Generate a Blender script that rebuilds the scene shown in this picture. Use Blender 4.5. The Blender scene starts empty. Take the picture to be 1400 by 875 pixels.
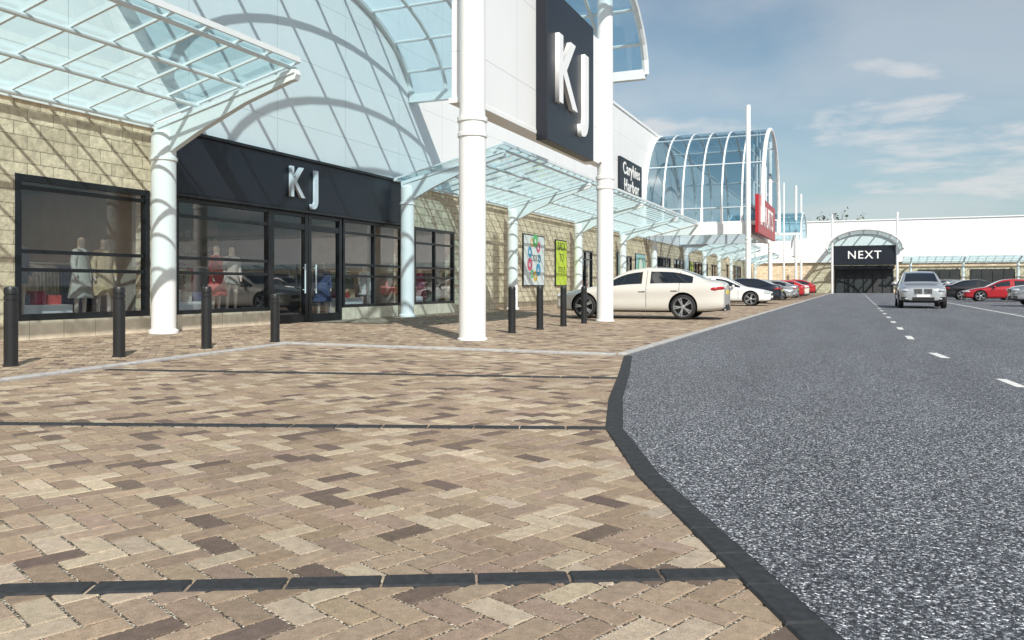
import bpy, bmesh, math, random
from mathutils import Vector, Matrix
random.seed(7)
R=random.random
sc=bpy.context.scene
sc.view_settings.view_transform='Standard'
sc.view_settings.look='None'
sc.view_settings.exposure=0
COL=sc.collection

# ------------------------------------------------------------------ materials
def newmat(name):
    m=bpy.data.materials.new(name); m.use_nodes=True
    nt=m.node_tree; return m,nt,nt.nodes['Principled BSDF']
def setp(b,**k):
    for n,v in k.items():
        n=n.replace('_',' ')
        if n in b.inputs: b.inputs[n].default_value=v
def simple(name,col,rough=.5,metal=0,var=.10,scale=3,bump=0,bscale=60,coat=0,spec=.5):
    m,nt,b=newmat(name)
    L=nt.links.new
    tc=nt.nodes.new('ShaderNodeTexCoord')
    no=nt.nodes.new('ShaderNodeTexNoise'); no.inputs['Scale'].default_value=scale; no.inputs['Detail'].default_value=6
    L(tc.outputs['Object'],no.inputs['Vector'])
    mr=nt.nodes.new('ShaderNodeMapRange'); mr.inputs['From Min'].default_value=.3; mr.inputs['From Max'].default_value=.7
    mr.inputs['To Min'].default_value=1-var; mr.inputs['To Max'].default_value=1+var
    L(no.outputs['Fac'],mr.inputs['Value'])
    vm=nt.nodes.new('ShaderNodeVectorMath'); vm.operation='SCALE'; vm.inputs[0].default_value=col[:3]
    L(mr.outputs[0],vm.inputs['Scale']); L(vm.outputs[0],b.inputs['Base Color'])
    b.inputs['Roughness'].default_value=rough; b.inputs['Metallic'].default_value=metal
    setp(b,Coat_Weight=coat,Coat_Roughness=.04,Specular_IOR_Level=spec)
    if bump>0:
        n2=nt.nodes.new('ShaderNodeTexNoise'); n2.inputs['Scale'].default_value=bscale; n2.inputs['Detail'].default_value=5
        L(tc.outputs['Object'],n2.inputs['Vector'])
        bp=nt.nodes.new('ShaderNodeBump'); bp.inputs['Strength'].default_value=bump; bp.inputs['Distance'].default_value=.01
        L(n2.outputs['Fac'],bp.inputs['Height']); L(bp.outputs[0],b.inputs['Normal'])
    return m
def brickmat(name,c1,c2,cm,bw,rh,mort,offset,rough,bump,var=.15,nscale=5,squash=1.0):
    m,nt,b=newmat(name); L=nt.links.new
    tc=nt.nodes.new('ShaderNodeTexCoord'); sp=nt.nodes.new('ShaderNodeSeparateXYZ'); L(tc.outputs['Object'],sp.inputs[0])
    ad=nt.nodes.new('ShaderNodeMath'); L(sp.outputs[0],ad.inputs[0]); L(sp.outputs[1],ad.inputs[1])
    cb=nt.nodes.new('ShaderNodeCombineXYZ'); L(ad.outputs[0],cb.inputs[0]); L(sp.outputs[2],cb.inputs[1])
    br=nt.nodes.new('ShaderNodeTexBrick'); L(cb.outputs[0],br.inputs['Vector'])
    br.offset=offset; br.inputs['Scale'].default_value=1; br.inputs['Brick Width'].default_value=bw; br.inputs['Row Height'].default_value=rh
    br.inputs['Mortar Size'].default_value=mort; br.inputs['Mortar Smooth'].default_value=.2; br.inputs['Bias'].default_value=0
    br.inputs['Color1'].default_value=(*c1,1); br.inputs['Color2'].default_value=(*c2,1); br.inputs['Mortar'].default_value=(*cm,1)
    no=nt.nodes.new('ShaderNodeTexNoise'); no.inputs['Scale'].default_value=nscale; no.inputs['Detail'].default_value=8; L(tc.outputs['Object'],no.inputs['Vector'])
    mr=nt.nodes.new('ShaderNodeMapRange'); mr.inputs['From Min'].default_value=.3; mr.inputs['From Max'].default_value=.7
    mr.inputs['To Min'].default_value=1-var; mr.inputs['To Max'].default_value=1+var; L(no.outputs['Fac'],mr.inputs['Value'])
    vm=nt.nodes.new('ShaderNodeVectorMath'); vm.operation='SCALE'; L(br.outputs['Color'],vm.inputs[0]); L(mr.outputs[0],vm.inputs['Scale'])
    L(vm.outputs[0],b.inputs['Base Color']); b.inputs['Roughness'].default_value=rough
    n2=nt.nodes.new('ShaderNodeTexNoise'); n2.inputs['Scale'].default_value=18; n2.inputs['Detail'].default_value=6; L(tc.outputs['Object'],n2.inputs['Vector'])
    ma=nt.nodes.new('ShaderNodeMath'); ma.operation='MULTIPLY_ADD'; L(br.outputs['Fac'],ma.inputs[0]); ma.inputs[1].default_value=-1.2
    L(n2.outputs['Fac'],ma.inputs[2])
    bp=nt.nodes.new('ShaderNodeBump'); bp.inputs['Strength'].default_value=bump; bp.inputs['Distance'].default_value=.02
    L(ma.outputs[0],bp.inputs['Height']); L(bp.outputs[0],b.inputs['Normal'])
    return m
def glassmat(name,tint,base=.06,mult=.8,gcol=(1,1,1)):
    # Schlick-type reflectance that is the same from both sides of a thin pane
    m,nt,b=newmat(name); nt.nodes.remove(b); L=nt.links.new
    out=nt.nodes['Material Output']
    tr=nt.nodes.new('ShaderNodeBsdfTransparent'); tr.inputs[0].default_value=(*tint,1)
    gl=nt.nodes.new('ShaderNodeBsdfGlossy'); gl.inputs['Roughness'].default_value=.015; gl.inputs[0].default_value=(*gcol,1)
    lw=nt.nodes.new('ShaderNodeLayerWeight'); lw.inputs['Blend'].default_value=.5
    pw=nt.nodes.new('ShaderNodeMath'); pw.operation='POWER'; L(lw.outputs['Facing'],pw.inputs[0]); pw.inputs[1].default_value=4.0
    ma=nt.nodes.new('ShaderNodeMath'); ma.operation='MULTIPLY_ADD'; ma.use_clamp=True
    L(pw.outputs[0],ma.inputs[0]); ma.inputs[1].default_value=mult; ma.inputs[2].default_value=base
    mx=nt.nodes.new('ShaderNodeMixShader'); L(ma.outputs[0],mx.inputs[0]); L(tr.outputs[0],mx.inputs[1]); L(gl.outputs[0],mx.inputs[2])
    L(mx.outputs[0],out.inputs[0]); return m
def emis(name,col,s):
    m,nt,b=newmat(name); setp(b,Emission_Color=(*col,1),Emission_Strength=s,Base_Color=(*col,1)); return m

M_white=simple('white_paint',(.84,.84,.84),.32,var=.03,scale=1.5)
M_steel=simple('pale_steel_paint',(.72,.77,.79),.35,var=.04,scale=2)
M_black=simple('black_frame',(.012,.013,.016),.3,var=.2)
M_fascia=simple('black_fascia',(.010,.013,.021),.38,var=.15,scale=.7)
M_char=simple('bollard_paint',(.018,.019,.021),.38,var=.2,bump=.15,bscale=90)
M_stone=brickmat('ashlar_stone',(.82,.675,.49),(.60,.485,.345),(.38,.31,.22),.52,.25,.008,.5,.9,.9,var=.24,nscale=7)
M_plinth=brickmat('plinth_stone',(.76,.66,.52),(.66,.57,.44),(.38,.33,.25),.7,.36,.008,.5,.85,.3)
M_clad=brickmat('white_cladding',(.85,.85,.85),(.83,.835,.84),(.55,.56,.57),3.05,1.8,.009,0,.35,.05,var=.02,nscale=.8)
M_vglass=glassmat('tinted_roof_glass',(.55,.75,.83),.07,.6)
M_aglass=glassmat('atrium_glass',(.52,.66,.73),.10,.7)
M_cglass=glassmat('canopy_glass',(.68,.85,.88),.07,.55)
M_shopglass=glassmat('shop_glass',(.80,.83,.85),.09,.85)
M_concrete=simple('concrete_kerb',(.40,.39,.38),.85,var=.18,scale=9,bump=.4,bscale=120)
M_int=simple('interior_wall',(.36,.31,.27),.8,var=.1)
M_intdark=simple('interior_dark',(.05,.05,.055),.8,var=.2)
M_floor=simple('interior_floor',(.22,.18,.15),.3,var=.2)
M_wood=simple('shelf_wood',(.30,.19,.11),.5,var=.25,scale=6)
M_lamp=emis('ceiling_light',(1,.88,.70),16)
M_roof=simple('roof_membrane',(.35,.36,.37),.8)
M_lineW=simple('road_paint',(.72,.72,.70),.7,var=.25,scale=40)
M_red=simple('red_sign',(.42,.02,.03),.4,var=.05)
M_signwhite=simple('white_letter',(.86,.86,.86),.35,var=.02)
M_silver=simple('silver_letter',(.74,.77,.82),.35,metal=.0,var=.05)

def asphalt():
    m,nt,b=newmat('asphalt'); L=nt.links.new
    tc=nt.nodes.new('ShaderNodeTexCoord')
    vo=nt.nodes.new('ShaderNodeTexVoronoi'); vo.inputs['Scale'].default_value=125; L(tc.outputs['Object'],vo.inputs['Vector'])
    sp=nt.nodes.new('ShaderNodeSeparateColor'); L(vo.outputs['Color'],sp.inputs[0])
    cr=nt.nodes.new('ShaderNodeValToRGB'); e=cr.color_ramp
    e.elements[0].position=0; e.elements[0].color=(.015,.017,.021,1); e.elements[1].position=1; e.elements[1].color=(.76,.78,.82,1)
    a=e.elements.new(.42); a.color=(.045,.050,.060,1); a=e.elements.new(.68); a.color=(.118,.127,.146,1); a=e.elements.new(.87); a.color=(.28,.295,.325,1)
    L(sp.outputs[0],cr.inputs[0])
    n1=nt.nodes.new('ShaderNodeTexNoise'); n1.inputs['Scale'].default_value=.5; n1.inputs['Detail'].default_value=8; n1.inputs['Roughness'].default_value=.65
    mp=nt.nodes.new('ShaderNodeMapping'); mp.inputs['Scale'].default_value=(2.2,.3,1); L(tc.outputs['Object'],mp.inputs[0]); L(mp.outputs[0],n1.inputs['Vector'])
    n2=nt.nodes.new('ShaderNodeTexNoise'); n2.inputs['Scale'].default_value=45; n2.inputs['Detail'].default_value=5; L(tc.outputs['Object'],n2.inputs['Vector'])
    m1=nt.nodes.new('ShaderNodeMapRange'); L(n1.outputs['Fac'],m1.inputs[0]); m1.inputs[1].default_value=.3; m1.inputs[2].default_value=.7; m1.inputs[3].default_value=.80; m1.inputs[4].default_value=1.20
    m2=nt.nodes.new('ShaderNodeMapRange'); L(n2.outputs['Fac'],m2.inputs[0]); m2.inputs[1].default_value=.3; m2.inputs[2].default_value=.7; m2.inputs[3].default_value=.45; m2.inputs[4].default_value=1.5
    mm=nt.nodes.new('ShaderNodeMath'); mm.operation='MULTIPLY'; L(m1.outputs[0],mm.inputs[0]); L(m2.outputs[0],mm.inputs[1])
    vm=nt.nodes.new('ShaderNodeVectorMath'); vm.operation='SCALE'; L(cr.outputs[0],vm.inputs[0]); L(mm.outputs[0],vm.inputs['Scale'])
    L(vm.outputs[0],b.inputs['Base Color']); b.inputs['Roughness'].default_value=.72
    bp=nt.nodes.new('ShaderNodeBump'); bp.inputs['Strength'].default_value=.8; bp.inputs['Distance'].default_value=.005
    L(vo.outputs['Distance'],bp.inputs['Height']); bp.invert=True; L(bp.outputs[0],b.inputs['Normal'])
    return m
M_asph=asphalt()
def pavermat():
    m,nt,b=newmat('clay_pavers'); L=nt.links.new
    at=nt.nodes.new('ShaderNodeAttribute'); at.attribute_name='Col'
    tc=nt.nodes.new('ShaderNodeTexCoord')
    n1=nt.nodes.new('ShaderNodeTexNoise'); n1.inputs['Scale'].default_value=24; n1.inputs['Detail'].default_value=9; n1.inputs['Roughness'].default_value=.7; L(tc.outputs['Object'],n1.inputs['Vector'])
    n2=nt.nodes.new('ShaderNodeTexNoise'); n2.inputs['Scale'].default_value=.6; n2.inputs['Detail'].default_value=5; L(tc.outputs['Object'],n2.inputs['Vector'])
    n3=nt.nodes.new('ShaderNodeTexNoise'); n3.inputs['Scale'].default_value=260; n3.inputs['Detail'].default_value=3; L(tc.outputs['Object'],n3.inputs['Vector'])
    def mr(n,a,c):
        x=nt.nodes.new('ShaderNodeMapRange'); L(n.outputs['Fac'],x.inputs[0]); x.inputs[1].default_value=.28; x.inputs[2].default_value=.72; x.inputs[3].default_value=a; x.inputs[4].default_value=c; return x
    a=mr(n1,.72,1.26); c=mr(n2,.84,1.14); d=mr(n3,.64,1.36)
    p=nt.nodes.new('ShaderNodeMath'); p.operation='MULTIPLY'; L(a.outputs[0],p.inputs[0]); L(c.outputs[0],p.inputs[1])
    q=nt.nodes.new('ShaderNodeMath'); q.operation='MULTIPLY'; L(p.outputs[0],q.inputs[0]); L(d.outputs[0],q.inputs[1])
    vm=nt.nodes.new('ShaderNodeVectorMath'); vm.operation='SCALE'; L(at.outputs['Color'],vm.inputs[0]); L(q.outputs[0],vm.inputs['Scale'])
    L(vm.outputs[0],b.inputs['Base Color']); b.inputs['Roughness'].default_value=.85
    bp=nt.nodes.new('ShaderNodeBump'); bp.inputs['Strength'].default_value=.7; bp.inputs['Distance'].default_value=.004
    ad=nt.nodes.new('ShaderNodeMath'); L(n1.outputs['Fac'],ad.inputs[0]); L(n3.outputs['Fac'],ad.inputs[1]); L(ad.outputs[0],bp.inputs['Height']); L(bp.outputs[0],b.inputs['Normal'])
    return m
M_pave=pavermat()
def sandmat():
    m,nt,b=newmat('joint_sand'); L=nt.links.new
    tc=nt.nodes.new('ShaderNodeTexCoord'); vo=nt.nodes.new('ShaderNodeTexVoronoi'); vo.inputs['Scale'].default_value=170; L(tc.outputs['Object'],vo.inputs['Vector'])
    sp=nt.nodes.new('ShaderNodeSeparateColor'); L(vo.outputs['Color'],sp.inputs[0])
    cr=nt.nodes.new('ShaderNodeValToRGB'); e=cr.color_ramp; e.elements[0].color=(.022,.018,.014,1); e.elements[1].color=(.80,.74,.62,1)
    a=e.elements.new(.5); a.color=(.07,.055,.04,1); a=e.elements.new(.76); a.color=(.34,.29,.22,1)
    L(sp.outputs[0],cr.inputs[0]); L(cr.outputs[0],b.inputs['Base Color']); b.inputs['Roughness'].default_value=.95
    return m
M_sand=sandmat()
M_darkpave=simple('charcoal_block',(.026,.028,.032),.75,var=.4,scale=30,bump=.5,bscale=250)
M_farpave=simple('far_paving',(.24,.18,.13),.85,var=.3,scale=6,bump=.3,bscale=60)
M_grass=simple('grass',(.07,.09,.035),.95,var=.3,scale=.3)

# ------------------------------------------------------------------ mesh builder
def empty(name,loc=(0,0,0),rz=0):
    e=bpy.data.objects.new(name,None); e.location=loc; e.rotation_euler=(0,0,rz); e.empty_display_size=.2; COL.objects.link(e); return e
class MB:
    def __init__(s): s.v=[]; s.f=[]; s.m=[]; s.mats=[]
    def mi(s,mat):
        if mat not in s.mats: s.mats.append(mat)
        return s.mats.index(mat)
    def add(s,vs,fs,mat):
        o=len(s.v); s.v+= [tuple(v) for v in vs]; k=s.mi(mat)
        for f in fs: s.f.append(tuple(i+o for i in f)); s.m.append(k)
    def box(s,x0,x1,y0,y1,z0,z1,mat):
        vs=[(x0,y0,z0),(x1,y0,z0),(x1,y1,z0),(x0,y1,z0),(x0,y0,z1),(x1,y0,z1),(x1,y1,z1),(x0,y1,z1)]
        s.add(vs,[(0,3,2,1),(4,5,6,7),(0,1,5,4),(1,2,6,5),(2,3,7,6),(3,0,4,7)],mat)
    def beam(s,p,q,w,h,mat,up=(0,0,1)):
        p=Vector(p);q=Vector(q); d=(q-p).normalized(); u=Vector(up)
        if abs(d.dot(u))>.98: u=Vector((0,1,0))
        a=d.cross(u).normalized(); b=a.cross(d)
        a*=w/2; b*=h/2
        vs=[p-a-b,p+a-b,p+a+b,p-a+b,q-a-b,q+a-b,q+a+b,q-a+b]
        s.add(vs,[(0,3,2,1),(4,5,6,7),(0,1,5,4),(1,2,6,5),(2,3,7,6),(3,0,4,7)],mat)
    def cyl(s,p,q,r0,r1,mat,n=20,caps=True):
        p=Vector(p);q=Vector(q); d=(q-p).normalized(); u=Vector((0,0,1)) if abs(d.z)<.9 else Vector((1,0,0))
        a=d.cross(u).normalized(); b=d.cross(a)
        vs=[]
        for (c,r) in ((p,r0),(q,r1)):
            for i in range(n):
                t=2*math.pi*i/n; vs.append(c+a*math.cos(t)*r+b*math.sin(t)*r)
        fs=[(i,(i+1)%n,n+(i+1)%n,n+i) for i in range(n)]
        if caps: fs+=[tuple(range(n))[::-1],tuple(range(n,2*n))]
        s.add(vs,fs,mat)
    def lathe(s,prof,mat,c=(0,0,0),axis='Z',n=28):
        vs=[]
        for (r,h) in prof:
            for i in range(n):
                t=2*math.pi*i/n
                if axis=='Z': vs.append((c[0]+r*math.cos(t),c[1]+r*math.sin(t),c[2]+h))
                else: vs.append((c[0]+r*math.cos(t),c[1]+h,c[2]+r*math.sin(t)))
        fs=[]
        for k in range(len(prof)-1):
            for i in range(n):
                j=(i+1)%n; fs.append((k*n+i,k*n+j,(k+1)*n+j,(k+1)*n+i))
        s.add(vs,fs,mat)
    def prismY(s,poly,y0,y1,mat):
        n=len(poly); vs=[(x,y0,z) for x,z in poly]+[(x,y1,z) for x,z in poly]
        fs=[(i,(i+1)%n,n+(i+1)%n,n+i) for i in range(n)]+[tuple(range(n))[::-1],tuple(range(n,2*n))]
        s.add(vs,fs,mat)
    def build(s,name,parent=None,smooth=True,bevel=0):
        me=bpy.data.meshes.new(name); me.from_pydata(s.v,[],s.f)
        for m in s.mats: me.materials.append(m)
        me.polygons.foreach_set('material_index',s.m); me.update()
        bm=bmesh.new(); bm.from_mesh(me); bmesh.ops.recalc_face_normals(bm,faces=bm.faces); bm.to_mesh(me); bm.free()
        if smooth:
            me.shade_smooth(); me.set_sharp_from_angle(angle=.6)
        o=bpy.data.objects.new(name,me); COL.objects.link(o)
        if parent: o.parent=parent
        if bevel>0:
            b=o.modifiers.new('b','BEVEL'); b.width=bevel; b.segments=2; b.limit_method='ANGLE'
        return o
def text(s,size,loc,rot,mat,parent,name='lettering',sx=1,ext=.03,off=0,align='CENTER',spacing=1):
    c=bpy.data.curves.new(name,'FONT'); c.body=s; c.size=size; c.extrude=ext; c.offset=off; c.align_x=align; c.align_y='CENTER'; c.space_character=spacing
    c.materials.append(mat); o=bpy.data.objects.new(name,c); COL.objects.link(o); o.location=loc; o.rotation_euler=rot; o.scale=(sx,1,1); o.parent=parent
    return o
FX=(math.pi/2,0,math.pi/2); FY=(math.pi/2,0,0)

# ------------------------------------------------------------------ ground
def sheet(name,pts,z,mat):
    me=bpy.data.meshes.new(name); me.from_pydata([(x,y,z) for x,y in pts],[],[tuple(range(len(pts)))]); me.materials.append(mat)
    o=bpy.data.objects.new(name,me); COL.objects.link(o); return o
sheet('ground',[(-3000,-3000),(3000,-3000),(3000,3000),(-3000,3000)],-.06,M_grass)
# edge of the paved area: straight runs of blocks with mitred corners
E=[Vector(p) for p in [(1.35,-.6),(.33,1.53),(-.19,2.50),(-1.06,4.16),(-1.62,5.46),(-2.03,6.95),(-2.52,9.05),(-3.06,11.25)]]
def offset(P,d):
    out=[]
    for i,p in enumerate(P):
        a=P[max(i-1,0)]; b=P[min(i+1,len(P)-1)]; t=(b-a).normalized(); out.append(p+Vector((t.y,-t.x))*d)
    return out
BW=.125
Eo=offset(E,BW)
sheet('road',[(90,-40),(90,124),(-3.05,124),(-3.05,11.3)]+[(p.x,p.y) for p in reversed(Eo)][1:]+[(3,-4),(6,-40)],0,M_asph)
base=empty('pavement')
o=sheet('joint_sand',[(-14.2,-4),(2.5,-4),(2.5,124),(-14.2,124)],-.0095,M_sand); o.parent=base
o=sheet('far_parking_bay_paving',[(-14.2,62),(-3.1,62),(-3.1,124),(-14.2,124)],-.004,M_farpave); o.parent=base
def inpoly(x,y,P):
    c=False; j=len(P)-1
    for i in range(len(P)):
        xi,yi=P[i]; xj,yj=P[j]
        if (yi>y)!=(yj>y) and x<(xj-xi)*(y-yi)/(yj-yi)+xi: c=not c
        j=i
    return c
PAL=[((.345,.262,.185),.38),((.445,.365,.268),.19),((.275,.203,.142),.20),((.145,.105,.083),.11),((.310,.228,.170),.12)]
def pick():
    r=R(); 
    for c,w in PAL:
        r-=w
        if r<=0: break
    j=.90+.20*R(); return (c[0]*j,c[1]*j*(.985+.03*R()),c[2]*j*(.96+.08*R()),1)
def pavers(name,poly,ang,w):
    ca,sa=math.cos(ang),math.sin(ang)
    loc=[(x*ca+y*sa,-x*sa+y*ca) for x,y in poly]
    i0=int(min(p[0] for p in loc)/w)-2;i1=int(max(p[0] for p in loc)/w)+2
    j0=int(min(p[1] for p in loc)/w)-2;j1=int(max(p[1] for p in loc)/w)+2
    V=[];F=[];C=[]
    for i in range(i0,i1):
        for j in range(j0,j1):
            k=(i-j)%4
            if k==0: a0,b0,a1,b1=i*w,j*w,(i+2)*w,(j+1)*w
            elif k==3: a0,b0,a1,b1=i*w,j*w,(i+1)*w,(j+2)*w
            else: continue
            ac,bc=(a0+a1)/2,(b0+b1)/2; cx=ac*ca-bc*sa; cy=ac*sa+bc*ca
            if not inpoly(cx,cy,poly): continue
            g=.0042; ins=.0050; o=len(V); zt=-.004-.0014*R(); col=pick()
            for (dd,z) in ((g,-.013),(g+ins,zt)):
                for (a,b) in ((a0+dd,b0+dd),(a1-dd,b0+dd),(a1-dd,b1-dd),(a0+dd,b1-dd)):
                    a+=.0034*(R()-.5); b+=.0034*(R()-.5)
                    V.append((a*ca-b*sa,a*sa+b*ca,z+.0010*(R()-.5))); C.append(col)
            F+=[(o+4,o+5,o+6,o+7),(o,o+1,o+5,o+4),(o+1,o+2,o+6,o+5),(o+2,o+3,o+7,o+6),(o+3,o,o+4,o+7)]
    me=bpy.data.meshes.new(name); me.from_pydata(V,[],F); me.materials.append(M_pave)
    ca_=me.color_attributes.new('Col','FLOAT_COLOR','POINT')
    ca_.data.foreach_set('color',[x for c in C for x in c])
    ob=bpy.data.objects.new(name,me); COL.objects.link(ob); ob.parent=base
TH=math.radians(23.13)
polyA=[(p.x+.085,p.y+.02) for p in E]+[(-9.1,11.25),(-8.3,5.6),(-7.35,-1.3)]
pavers('herringbone_pavers',polyA,TH-math.pi/4,.112)
pavers('herringbone_pavers_forecourt',[(-14.1,-1.3),(-7.45,-1.3),(-8.4,5.6),(-9.2,11.38),(-3.2,11.38),(-3.2,62),(-14.1,62)],math.radians(-45),.112)
def strip_blocks(mb,P,width,length,ztop,mat,zbot=-.02,gap=.006,bev=.008):
    # every straight run gets its own blocks; quads are cut on the mitre at the corners
    def nrm(a,b): t=(b-a).normalized(); return t,Vector((t.y,-t.x))
    for i in range(len(P)-1):
        a,b=P[i],P[i+1]; t,n=nrm(a,b); Ls=(b-a).length; cnt=max(1,round(Ls/length))
        def mit(pt,t,n,oth):
            if oth is None: return pt+n*width
            t2,n2=oth; m=(n+n2).normalized(); return pt+m*(width/max(.3,m.dot(n)))
        oa=mit(a,t,n,nrm(P[i-1],a) if i>0 else None); ob_=mit(b,t,n,nrm(b,P[i+2]) if i+2<len(P) else None)
        for k in range(cnt):
            f0=k/cnt; f1=(k+1)/cnt; g=gap/2/Ls
            q=[a.lerp(b,f0+g),a.lerp(b,f1-g),oa.lerp(ob_,f1-g),oa.lerp(ob_,f0+g)]
            c=(q[0]+q[1]+q[2]+q[3])/4
            lo=[(v.x,v.y,zbot) for v in q]; mid=[(v.x,v.y,ztop-bev) for v in q]; tp=[]
            for v in q:
                al=(v-c).dot(t); ac=(v-c).dot(n)
                w=c+t*(al-math.copysign(bev,al))+n*(ac-math.copysign(bev,ac)); tp.append((w.x,w.y,ztop+.0015*(R()-.5)))
            vs=lo+mid+tp; fs=[(8,9,10,11)]
            for kk in range(4):
                l=(kk+1)%4; fs+=[(kk,l,4+l,4+kk),(4+kk,4+l,8+l,8+kk)]
            mb.add(vs,fs,mat)
mb=MB()
strip_blocks(mb,E,BW,.30,.006,M_darkpave)
def V2(a,b): return Vector((a,b))
def band(A,B,ext,w=.10):
    A=V2(*A);B=V2(*B); d=(B-A).normalized(); strip_blocks(mb,[A-d*ext,B],w,.32,.002,M_darkpave)
band((-2.61,1.83),(-.36,2.963),4.2,.105)
band((-5.75,3.98),(-1.60,5.55),2.1,.11)
band((-8.0,7.10),(-2.38,8.58),.3,.13)
mb.build('charcoal_block_bands',base,smooth=False)
mb=MB()
strip_blocks(mb,[V2(-7.35,-1.3),V2(-8.34,5.7),V2(-9.1,11.2)],.13,.91,.028,M_concrete,bev=.015)
strip_blocks(mb,[V2(-9.2,11.38),V2(-3.2,11.38)],.13,.91,.028,M_concrete,bev=.015)
strip_blocks(mb,[V2(-3.19,11.4),V2(-3.19,121)],.13,.91,.028,M_concrete,bev=.015)
mb.build('kerb',None,smooth=False)
mb=MB()
def mark(x0,x1,y0,y1):
    mb.add([(x0,y0,.004),(x1,y0,.004),(x1,y1,.004),(x0,y1,.004)],[(0,1,2,3)],M_lineW)
mb.add([(1.46,9.25,.004),(1.56,9.25,.004),(1.48,10.0,.004),(1.38,10.0,.004)],[(0,1,2,3)],M_lineW)
mb.add([(1.09,12.6,.004),(1.21,12.6,.004),(1.11,13.5,.004),(.99,13.5,.004)],[(0,1,2,3)],M_lineW)
y=16.8
while y<112: mark(.90,1.02,y,y+1.1); y+=3.65
mark(5.0,5.1,26,114)
for k in range(24):
    mark(5.1,10.3,30+2.6*k*1.35,30.1+2.6*k*1.35); mark(16,26,30+2.6*k*1.35,30.1+2.6*k*1.35)
mark(-3.0,5,115,115.2)
mb.build('road_markings',None,smooth=False)

# ------------------------------------------------------------------ retail building
B=empty('retail_building')
FXP=-14.0
openings=[(3.6,8.4,.36,3.05),(9.86,12.88,.36,3.05),(13.55,23.5,-.1,4.4),(24.2,27.2,.36,3.05),(42.2,44.6,0,3.0),(51,53.5,0,3),(60.5,66,.4,3.3),(67.2,73,.4,3.3),(76,84,0,3.3),(86,92,.4,3.3),(97,110,0,3.6)]
mb=MB(); yprev=-8
for (a,b,z0,z1) in openings:
    mb.box(-14.4,FXP,yprev,a,-.1,4.4,M_stone)
    if z0>.1: mb.box(-14.4,FXP+.03,a,b,-.1,z0,M_plinth)
    if z1<4.4: mb.box(-14.4,FXP-.002,a,b,z1,4.4,M_stone)
    yprev=b
mb.box(-14.4,FXP,yprev,125,-.1,4.4,M_stone)
mb.box(-14.4,FXP+.03,13.55,16.75,-.1,.36,M_plinth); mb.box(-14.4,FXP+.03,19.95,23.5,-.1,.36,M_plinth)
mb.build('stone_wall',B,smooth=False)
mb=MB()
mb.box(-42,FXP+.05,-8,125,4.4,12.4,M_clad)
mb.box(-42,-20.3,-8,125,-.1,4.398,M_clad)
mb.build('upper_cladding',B,smooth=False)
mb=MB(); mb.box(-42.1,FXP+.12,-8.1,125.1,12.4,12.56,M_white); mb.build('parapet_coping',B,smooth=False)
mb=MB()
mb.box(-14.38,-13.86,13.42,23.55,3.08,4.42,M_fascia)
mb.box(-14.3,-13.80,13.38,23.6,4.42,4.50,M_black)
mb.box(-14.3,-13.83,13.40,23.57,3.0,3.08,M_black)
mb.build('shop_fascia',B,smooth=False,bevel=.01)
def window(y0,y1,z0,z1,mull,trans,name='shop_window',t=.09):
    w=MB(); xo=-14.0
    w.box(xo-.12,xo+.015,y0,y0+t,z0,z1,M_black); w.box(xo-.12,xo+.015,y1-t,y1,z0,z1,M_black)
    w.box(xo-.12,xo+.008,y0+t,y1-t,z0,z0+t,M_black); w.box(xo-.12,xo+.008,y0+t,y1-t,z1-t,z1,M_black)
    for m in mull: w.box(xo-.11,xo+.002,m-t*.4,m+t*.4,z0+t,z1-t,M_black)
    for q in trans: w.box(xo-.10,xo-.004,y0+t,y1-t,q-.035,q+.035,M_black)
    w.add([(xo-.06,y0+.02,z0+.02),(xo-.06,y1-.02,z0+.02),(xo-.06,y1-.02,z1-.02),(xo-.06,y0+.02,z1-.02)],[(0,1,2,3)],M_shopglass)
    w.build(name,B,smooth=False)
window(3.6,8.4,.36,3.05,[6.0],[1.32,1.66]); window(9.86,12.88,.36,3.05,[],[1.30,1.64,2.82],t=.12)
window(13.6,16.78,.36,3.0,[],[1.30,1.64,2.6]); window(20.0,23.4,.36,3.0,[21.7],[1.30,1.64,2.6])
window(24.2,27.2,.36,3.05,[25.7],[1.30,1.64,2.5])
for (a,b,z0,z1) in openings[4:]: window(a,b,z0+.02,z1,[a+(b-a)*k/max(2,int((b-a)/1.4)) for k in range(1,max(2,int((b-a)/1.4)))],[2.5])
w=MB()
for (a,b) in ((16.8,18.35),(18.37,19.95)):
    w.box(-14.14,-14.0,a,a+.13,0,3.0,M_black); w.box(-14.14,-14.0,b-.13,b,0,3.0,M_black)
    w.box(-14.13,-14.01,a+.13,b-.13,0,.22,M_black); w.box(-14.13,-14.01,a+.13,b-.13,2.55,2.7,M_black); w.box(-14.13,-14.01,a+.13,b-.13,2.9,3.0,M_black)
    w.add([(-14.07,a+.1,.1),(-14.07,b-.1,.1),(-14.07,b-.1,2.95),(-14.07,a+.1,2.95)],[(0,1,2,3)],M_shopglass)
w.cyl((-13.92,18.12,.8),(-13.92,18.12,1.6),.02,.02,M_steel,10); w.cyl((-13.92,18.6,.8),(-13.92,18.6,1.6),.02,.02,M_steel,10)
for yy in(18.12,18.6):
    for zz in (.9,1.5): w.cyl((-14.0,yy,zz),(-13.92,yy,zz),.012,.012,M_steel,8)
w.build('entrance_doors',B,smooth=False)
mb=MB()
mb.box(-20.2,-14.41,-8,96,-.1,.015,M_floor)
mb.box(-20.25,-20.0,-8,125,.02,4.39,M_int)
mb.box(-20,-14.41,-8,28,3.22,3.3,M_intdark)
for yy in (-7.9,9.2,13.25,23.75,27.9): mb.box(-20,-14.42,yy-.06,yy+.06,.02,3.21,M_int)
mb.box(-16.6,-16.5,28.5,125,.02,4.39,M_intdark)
mb.box(-15.9,-15.8,16.9,20.3,.02,3.2,M_intdark)
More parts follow.
